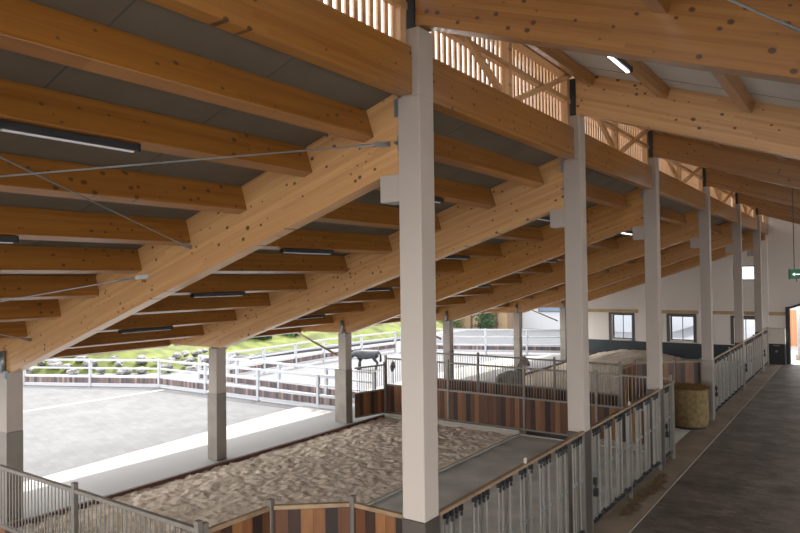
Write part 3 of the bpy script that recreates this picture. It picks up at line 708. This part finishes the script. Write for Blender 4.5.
# white building
t = thing('white_building', (-13, 52, -.1), 'white rendered building beyond the farthest rail fence', 'building')
MB().box(-19.3, -8, 50, 60, -.12, 5.5).build('wall', 'yard_white', t)
MB().box(-19.4, -7.6, 49.6, 60.4, 5.5, 5.7).build('roof', 'dark', t)
w = MB().box(-17.9, -15.9, 49.94, 49.999, 1.25, 1.75).build('window', 'frame', t); MB().box(-17.8, -16.0, 49.93, 49.939, 1.32, 1.68).build('pane', plain('dark_glass', (.15, .2, .28), .1), w)
# building beyond the arched doorway
t = thing('brick_building', (3, 42, -.1), 'brick-and-white building seen through the arched doorway', 'building')
MB().box(-1.5, 9, 43, 50, -.12, 2.0).build('brick_wall', 'brick', t)
MB().box(-1.5, 9, 43.05, 50, 2.0, 4.8).build('upper_wall', 'yard_white', t)
MB().box(-1.8, 9.3, 42.7, 50.3, 4.8, 5.0).build('roof', 'dark', t)
for x in (1.2, 3.4, 5.6):
    w = MB().box(x-.5, x+.5, 42.93, 42.999, .2, 1.3).build('window', 'frame', t); MB().box(x-.42, x+.42, 42.92, 42.929, .28, 1.22).build('pane', 'glass', w)
t = thing('white_pillar', (1.12, 36, 0), 'pale round pillar just outside the arched doorway', 'pillar')
MB().tube((1.12, 36.2, .25), (1.12, 36.2, 3.2), .16, 16).build('shaft', 'yard_white', t, smooth=True); MB().box(.9, 1.34, 35.98, 36.42, -.12, .25).build('plinth', 'curb', t)
struct(MB().box(.0, XR+.3, YW+.36, 43, -.11, -.005), 'forecourt', 'white_con', 'bright ground outside the doorway', base=(0, 0, 0))

# ------------------------------------------------------------------ ponies
def skin(name, nodes, edges, mat, parent, frame, sub=2):
    me = bpy.data.meshes.new(name); me.from_pydata([n[0] for n in nodes], edges, [])
    o = bpy.data.objects.new(name, me); COL.objects.link(o)
    m = o.modifiers.new('s', 'SKIN'); m.use_smooth_shade = True
    sv = me.skin_vertices[0].data
    for k, n in enumerate(nodes):
        r = n[1]; sv[k].radius = tuple(q*1.28 for q in r) if isinstance(r, tuple) else (r*1.28, r*1.28); sv[k].use_root = (k == 0)
    m2 = o.modifiers.new('u', 'SUBSURF'); m2.levels = sub; m2.render_levels = sub
    dg = bpy.context.evaluated_depsgraph_get(); dg.update()
    ne = bpy.data.meshes.new_from_object(o.evaluated_get(dg)); ne.materials.clear(); ne.materials.append(M[mat])
    bpy.data.objects.remove(o)
    o = bpy.data.objects.new(name, ne); COL.objects.link(o)
    ne.polygons.foreach_set('use_smooth', [True]*len(ne.polygons))
    if parent: o.parent = parent
    o.matrix_local = frame; return o
def pony(loc, heading, lab, coat, hair, zs, head_up, sc=1.0):
    t = thing('pony', loc, lab, 'pony', rz=heading)
    nodes = [((-.34, 0, .80), .20)]; edges = []
    def chain(start, lst):
        p = start
        for co, r in lst:
            nodes.append((co, r)); edges.append((p, len(nodes)-1)); p = len(nodes)-1
        return p
    chain(0, [((-.52, 0, .80), .16), ((-.60, 0, .74), .09)])
    ch = chain(0, [((-.08, 0, .76), (.21, .205)), ((.20, 0, .76), .20), ((.38, 0, .80), .165)])
    if head_up: nk = [((.50, 0, .96), .125), ((.60, 0, 1.14), .09), ((.66, 0, 1.27), .075), ((.77, 0, 1.22), .07), ((.88, 0, 1.10), .05), ((.95, 0, 1.03), .048)]
    else: nk = [((.54, 0, .82), .12), ((.68, 0, .70), .09), ((.78, 0, .62), .075), ((.85, 0, .50), .07), ((.88, 0, .34), .05), ((.89, 0, .26), .048)]
    chain(ch, nk)
    poll = V(nk[2][0])
    pi = len(nodes)-4
    for s in (-1, 1):
        chain(pi, [((poll.x-.02, s*.045, poll.z+.07), .022), ((poll.x-.02, s*.055, poll.z+.14), .008)])
        chain(0, [((-.42, s*.10, .64), .115), ((-.36, s*.11, .52), .075), ((-.53, s*.11, .34), .045), ((-.49, s*.11, .12), .03), ((-.45, s*.11, .04), .036)])
        chain(ch-1, [((.28, s*.10, .62), .09), ((.26, s*.105, .50), .058), ((.29+.03*s, s*.105, .30), .04), ((.29+.05*s, s*.105, .11), .028), ((.32+.05*s, s*.105, .04), .036)])
    Z = Matrix.Diagonal((sc, sc, zs*sc, 1))
    skin('body', nodes, edges, coat, t, Z)
    # mane, tail, hooves
    rnd = random.Random(2); b = MB()
    top = [V((.36, 0, .95)), V((nk[0][0][0]-.07, 0, nk[0][0][2]+.09)), V((nk[1][0][0]-.06, 0, nk[1][0][2]+.07)), V((poll.x-.02, 0, poll.z+.06))]
    for k in range(160):
        s = rnd.random()*3; i = min(2, int(s)); p = top[i].lerp(top[i+1], s-i); sd = rnd.choice((-1, 1))
        b.tube(p, p+V((rnd.uniform(-.04, .01), sd*rnd.uniform(.06, .11), -rnd.uniform(.08, .20))), .008, 4, .003)
    b.v = [wm(t) @ Z @ p for p in b.v]; b.build('mane', hair, t)
    b = MB(); p0 = V((-.63, 0, .86))
    for k in range(90):
        q = p0+V((rnd.uniform(-.01, .01), rnd.uniform(-.02, .02), 0)); q1 = q+V((-.05+rnd.uniform(-.02, .02), rnd.uniform(-.03, .03), -.18)); q2 = q1+V((rnd.uniform(-.04, .04), rnd.uniform(-.04, .04), -rnd.uniform(.2, .34)))
        b.tube(q, q1, .012, 4, .012); b.tube(q1, q2, .012, 4, .004)
    b.v = [wm(t) @ Z @ p for p in b.v]; b.build('tail', hair, t)
    for s in (-1, 1):
        for hx in (-.45, .32+.05*s):
            b = MB().tube((hx, s*.11, .0), (hx-.01, s*.11, .07), .052, 10, .044); b.v = [wm(t) @ Z @ p for p in b.v]; b.build('hoof', 'hoof', t)
    return t
pony((-15.15, 24.0, -.11), math.radians(180+42), 'small dark pony standing in the yard behind the third outer post', 'coat_dark', 'hair_dark', .90, False)
pony((-5.50, 19.1, .02), math.radians(85), 'small grey pony behind the barred railings, head raised', 'coat_grey', 'hair_grey', .95, True, 1.12)

# ------------------------------------------------------------------ light
w = bpy.data.worlds.new('World'); SC.world = w; w.use_nodes = True
nt = w.node_tree; bg = nt.nodes['Background']
sky = nt.nodes.new('ShaderNodeTexSky'); sky.sky_type = 'HOSEK_WILKIE'; sky.turbidity = 4; sky.ground_albedo = .5
sd = V((-.36, .80, 1.5)).normalized(); sky.sun_direction = sd
mix = nt.nodes.new('ShaderNodeMixRGB'); mix.inputs['Fac'].default_value = .8
nt.links.new(sky.outputs[0], mix.inputs['Color1']); mix.inputs['Color2'].default_value = (1.0, .97, .95, 1)
nt.links.new(mix.outputs[0], bg.inputs['Color']); bg.inputs['Strength'].default_value = 1.5
sl = bpy.data.lights.new('Sun', 'SUN'); sl.energy = 2.6; sl.angle = math.radians(1.0); sl.color = (1, .96, .90)
so = bpy.data.objects.new('Sun', sl); COL.objects.link(so); so.rotation_euler = sd.to_track_quat('Z', 'Y').to_euler()

# ------------------------------------------------------------------ camera (measured from the photograph's vanishing points)
yaw, pitch, roll = .6114, .0191, -.0124
fw = V((-math.sin(yaw)*math.cos(pitch), math.cos(yaw)*math.cos(pitch), math.sin(pitch)))
r = V((math.cos(yaw), math.sin(yaw), 0)); u = r.cross(fw)
R_ = r*math.cos(roll)+u*math.sin(roll); U_ = -r*math.sin(roll)+u*math.cos(roll)
cd = bpy.data.cameras.new('Camera'); cam = bpy.data.objects.new('Camera', cd); COL.objects.link(cam)
m = Matrix((R_, U_, -fw)).transposed().to_4x4(); m.translation = (3.6458, 0, 4.0); cam.matrix_world = m
cd.sensor_width = 36; cd.lens = 663.8/800*36; cd.clip_start = .05; cd.clip_end = 500
SC.camera = cam
for o in bpy.data.objects:
    if '_wm' in o: del o['_wm']
